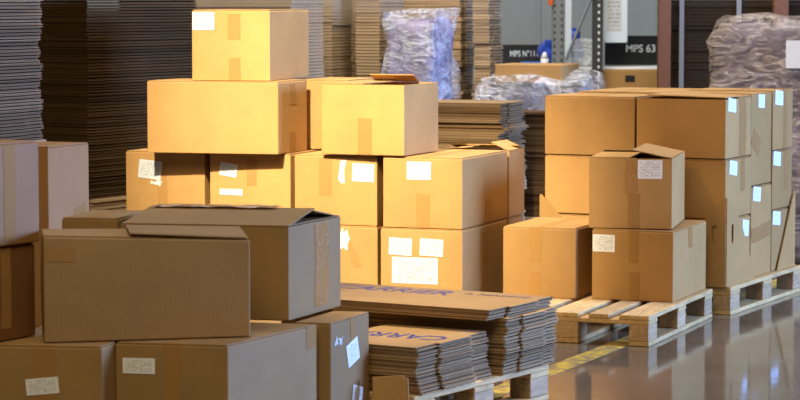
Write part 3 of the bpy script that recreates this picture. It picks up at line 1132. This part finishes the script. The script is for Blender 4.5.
p1 = rack_post(1.118, 1.205, RY, 'grey perforated rack post with an orange clip at its top', 'steel', (-.3, .3), None)
bm = bmesh.new()
bx(bm, -0.075, -0.03, 1.56, -0.040, 0.0, 1.9, 0.003)
obj('beam_clip', bm, M['orange'], p1)
p2 = rack_post(1.415, 1.49, RY, 'dark perforated rack post beside the pale notice panel', 'dark_steel', (0.1,), None)
bm = bmesh.new()
rod(bm, (1.215, RY - .02, 1.16), (1.42, RY - .02, 1.66), 0.011)
tag(obj('rack_brace', bm, M['steel']), 'thin diagonal steel brace between the two rack posts', 'brace')
bm = bmesh.new()
bx(bm, 1.208, RY + .02, 0, 1.262, RY + .06, 3.2, 0.003)
tag(obj('rack_strut', bm, M['pale_steel']), 'pale upright strut right beside the grey perforated post', 'strut')

# notice panel with a sheet of print
t = thing('notice_panel', 'pale blue panel with a printed sheet, right of the dark rack post', 'notice board', (1.585, RY + .1, 0))
bm = bmesh.new()
bx(bm, -0.09, 0, 1.285, 0.095, 0.02, 2.0, 0.003)
obj('board', bm, M['panel'], t)
bm = bmesh.new()
uvl = bm.loops.layers.uv.new('UVMap')
bx(bm, -0.06, -0.003, 1.375, 0.05, -0.001, 1.72)
for f in bm.faces:
    for lp in f.loops:
        lp[uvl].uv = ((lp.vert.co.x + .06) / .11, (lp.vert.co.z - 1.375) / .345)
obj('printed_sheet', bm, M['label'], t)


def sign(label, x0, x1, z0, z1, y, body, tx, tw_, tz, th):
    t = thing('location_sign', label, 'sign', ((x0 + x1) / 2, y, 0))
    bm = bmesh.new()
    bx(bm, -(x1 - x0) / 2, 0, z0, (x1 - x0) / 2, 0.03, z1, 0.003)
    obj('plate', bm, M['sign'], t)
    me = text_mesh(body, tw_, th, 0.002, 0.01)
    o = link('lettering', me, M['sign_ink'], t)
    o.location = (tx - (x0 + x1) / 2, -0.002, tz)
    o.rotation_euler = (R(90), 0, 0)


sign('black sign with white lettering and a number, left of the grey rack post', 0.76, 1.20, 1.110, 1.262, 19.0, 'MPS N°111', 0.835, 0.21, 1.172, 0.048)
sign('black sign with the white number 63, right of the notice panel', 1.555, 2.12, 1.107, 1.33, 19.0, 'MPS 63', 1.715, 0.222, 1.205, 0.058)
# shelf and carton under the signs
bm = bmesh.new()
bx(bm, 0.70, 18.55, 1.085, 2.3, 19.15, 1.105, 0.003)
tag(obj('rack_shelf', bm, M['white_shelf']), 'white rack shelf carrying the black signs', 'shelf')
bm = bmesh.new()
bx(bm, 1.45, 18.5, 0, 2.28, 19.1, 1.083, 0.006)
t = tag(obj('storage_crate', bm, M['carton']), 'plain tan storage crate under the white shelf', 'crate')
bm = bmesh.new()
bx(bm, 1.665, 18.492, 1.0, 1.735, 18.4995, 1.045, 0.002)
h_ = obj('hand_hole', bm, M['black'], t)

# bags and a tray on the shelf
t = obj('plastic_bag', lump(0.15, 0.05, 0.26, 12.0, 0.05, 10, 0.05, 0.35), M['blue_bag'], None, True)
t.location = (1.285, 18.88, 1.125)
tag(t, 'crumpled blue plastic bag hanging right behind the pale strut', 'bag')
t = obj('plastic_bag', lump(0.09, 0.10, 0.18, 13.0, 0.04, 10, 0.05, 0.35), M['blue_bag'], None, True)
t.location = (1.125, 18.72, 1.125)
tag(t, 'blue plastic bag peeping out left of the grey rack post', 'bag')
t = obj('plastic_bag', lump(0.19, 0.14, 0.20, 14.0, 0.04, 10, 0.04, 0.2), M['clear_bag'], None, True)
t.location = (1.36, 18.63, 1.11)
tag(t, 'crumpled clear plastic bag beside the diagonal brace', 'bag')
bm = bmesh.new()
bx(bm, -0.09, -0.05, 0, 0.09, 0.05, 0.035, 0.006)
t = obj('parts_tray', bm, M['blue_tray'])
t.location = (0.99, 18.65, 1.106)
tag(t, 'small bright blue tray in front of the left black sign', 'tray')
bm = bmesh.new()
bmesh.ops.create_cone(bm, cap_ends=True, segments=16, radius1=0.03, radius2=0.03, depth=0.06, matrix=Matrix.Translation((0, 0, 0.03)))
bmesh.ops.create_cone(bm, cap_ends=True, segments=16, radius1=0.03, radius2=0.01, depth=0.05, matrix=Matrix.Translation((0, 0, 0.085)))
t = obj('bottle', bm, M['white_shelf'], None, True)
t.location = (1.075, 18.6, 1.106)
tag(t, 'small white bottle at the foot of the grey rack post', 'bottle')

# strapped wall of flattened cartons at the right, shade put into their colour
t = thing('strapped_bale', 'high shaded bale of strapped flattened cartons at the upper right', 'bale', (3.2, 17.2, 0))
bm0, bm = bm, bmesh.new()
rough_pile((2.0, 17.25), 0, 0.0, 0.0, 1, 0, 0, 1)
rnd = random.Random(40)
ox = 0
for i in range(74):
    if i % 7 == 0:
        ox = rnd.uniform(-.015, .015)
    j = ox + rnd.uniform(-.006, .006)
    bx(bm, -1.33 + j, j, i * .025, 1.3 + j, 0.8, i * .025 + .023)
obj('cartons', bm, M['shaded_sheet'], t)
for px in (681, 738):
    bm = bmesh.new()
    xx = X(px, 17.17) - 3.2
    bx(bm, xx - .016, -0.034, 0.0, xx + .016, -0.030, 1.87)
    obj('steel_strap', bm, M['steel_strap'], t)
for px, w_, lab in ((664, .085, 'red-brown timber post at the left end of the strapped bale'), (780, .10, 'red-brown timber post above the mauve wrapped load')):
    bm = bmesh.new()
    xx = X(px, 17.05)
    bx(bm, xx - w_ / 2, 17.03, 0, xx + w_ / 2, 17.12, 2.6, 0.004)
    tag(obj('timber_post', bm, M['post_wood']), lab, 'post')
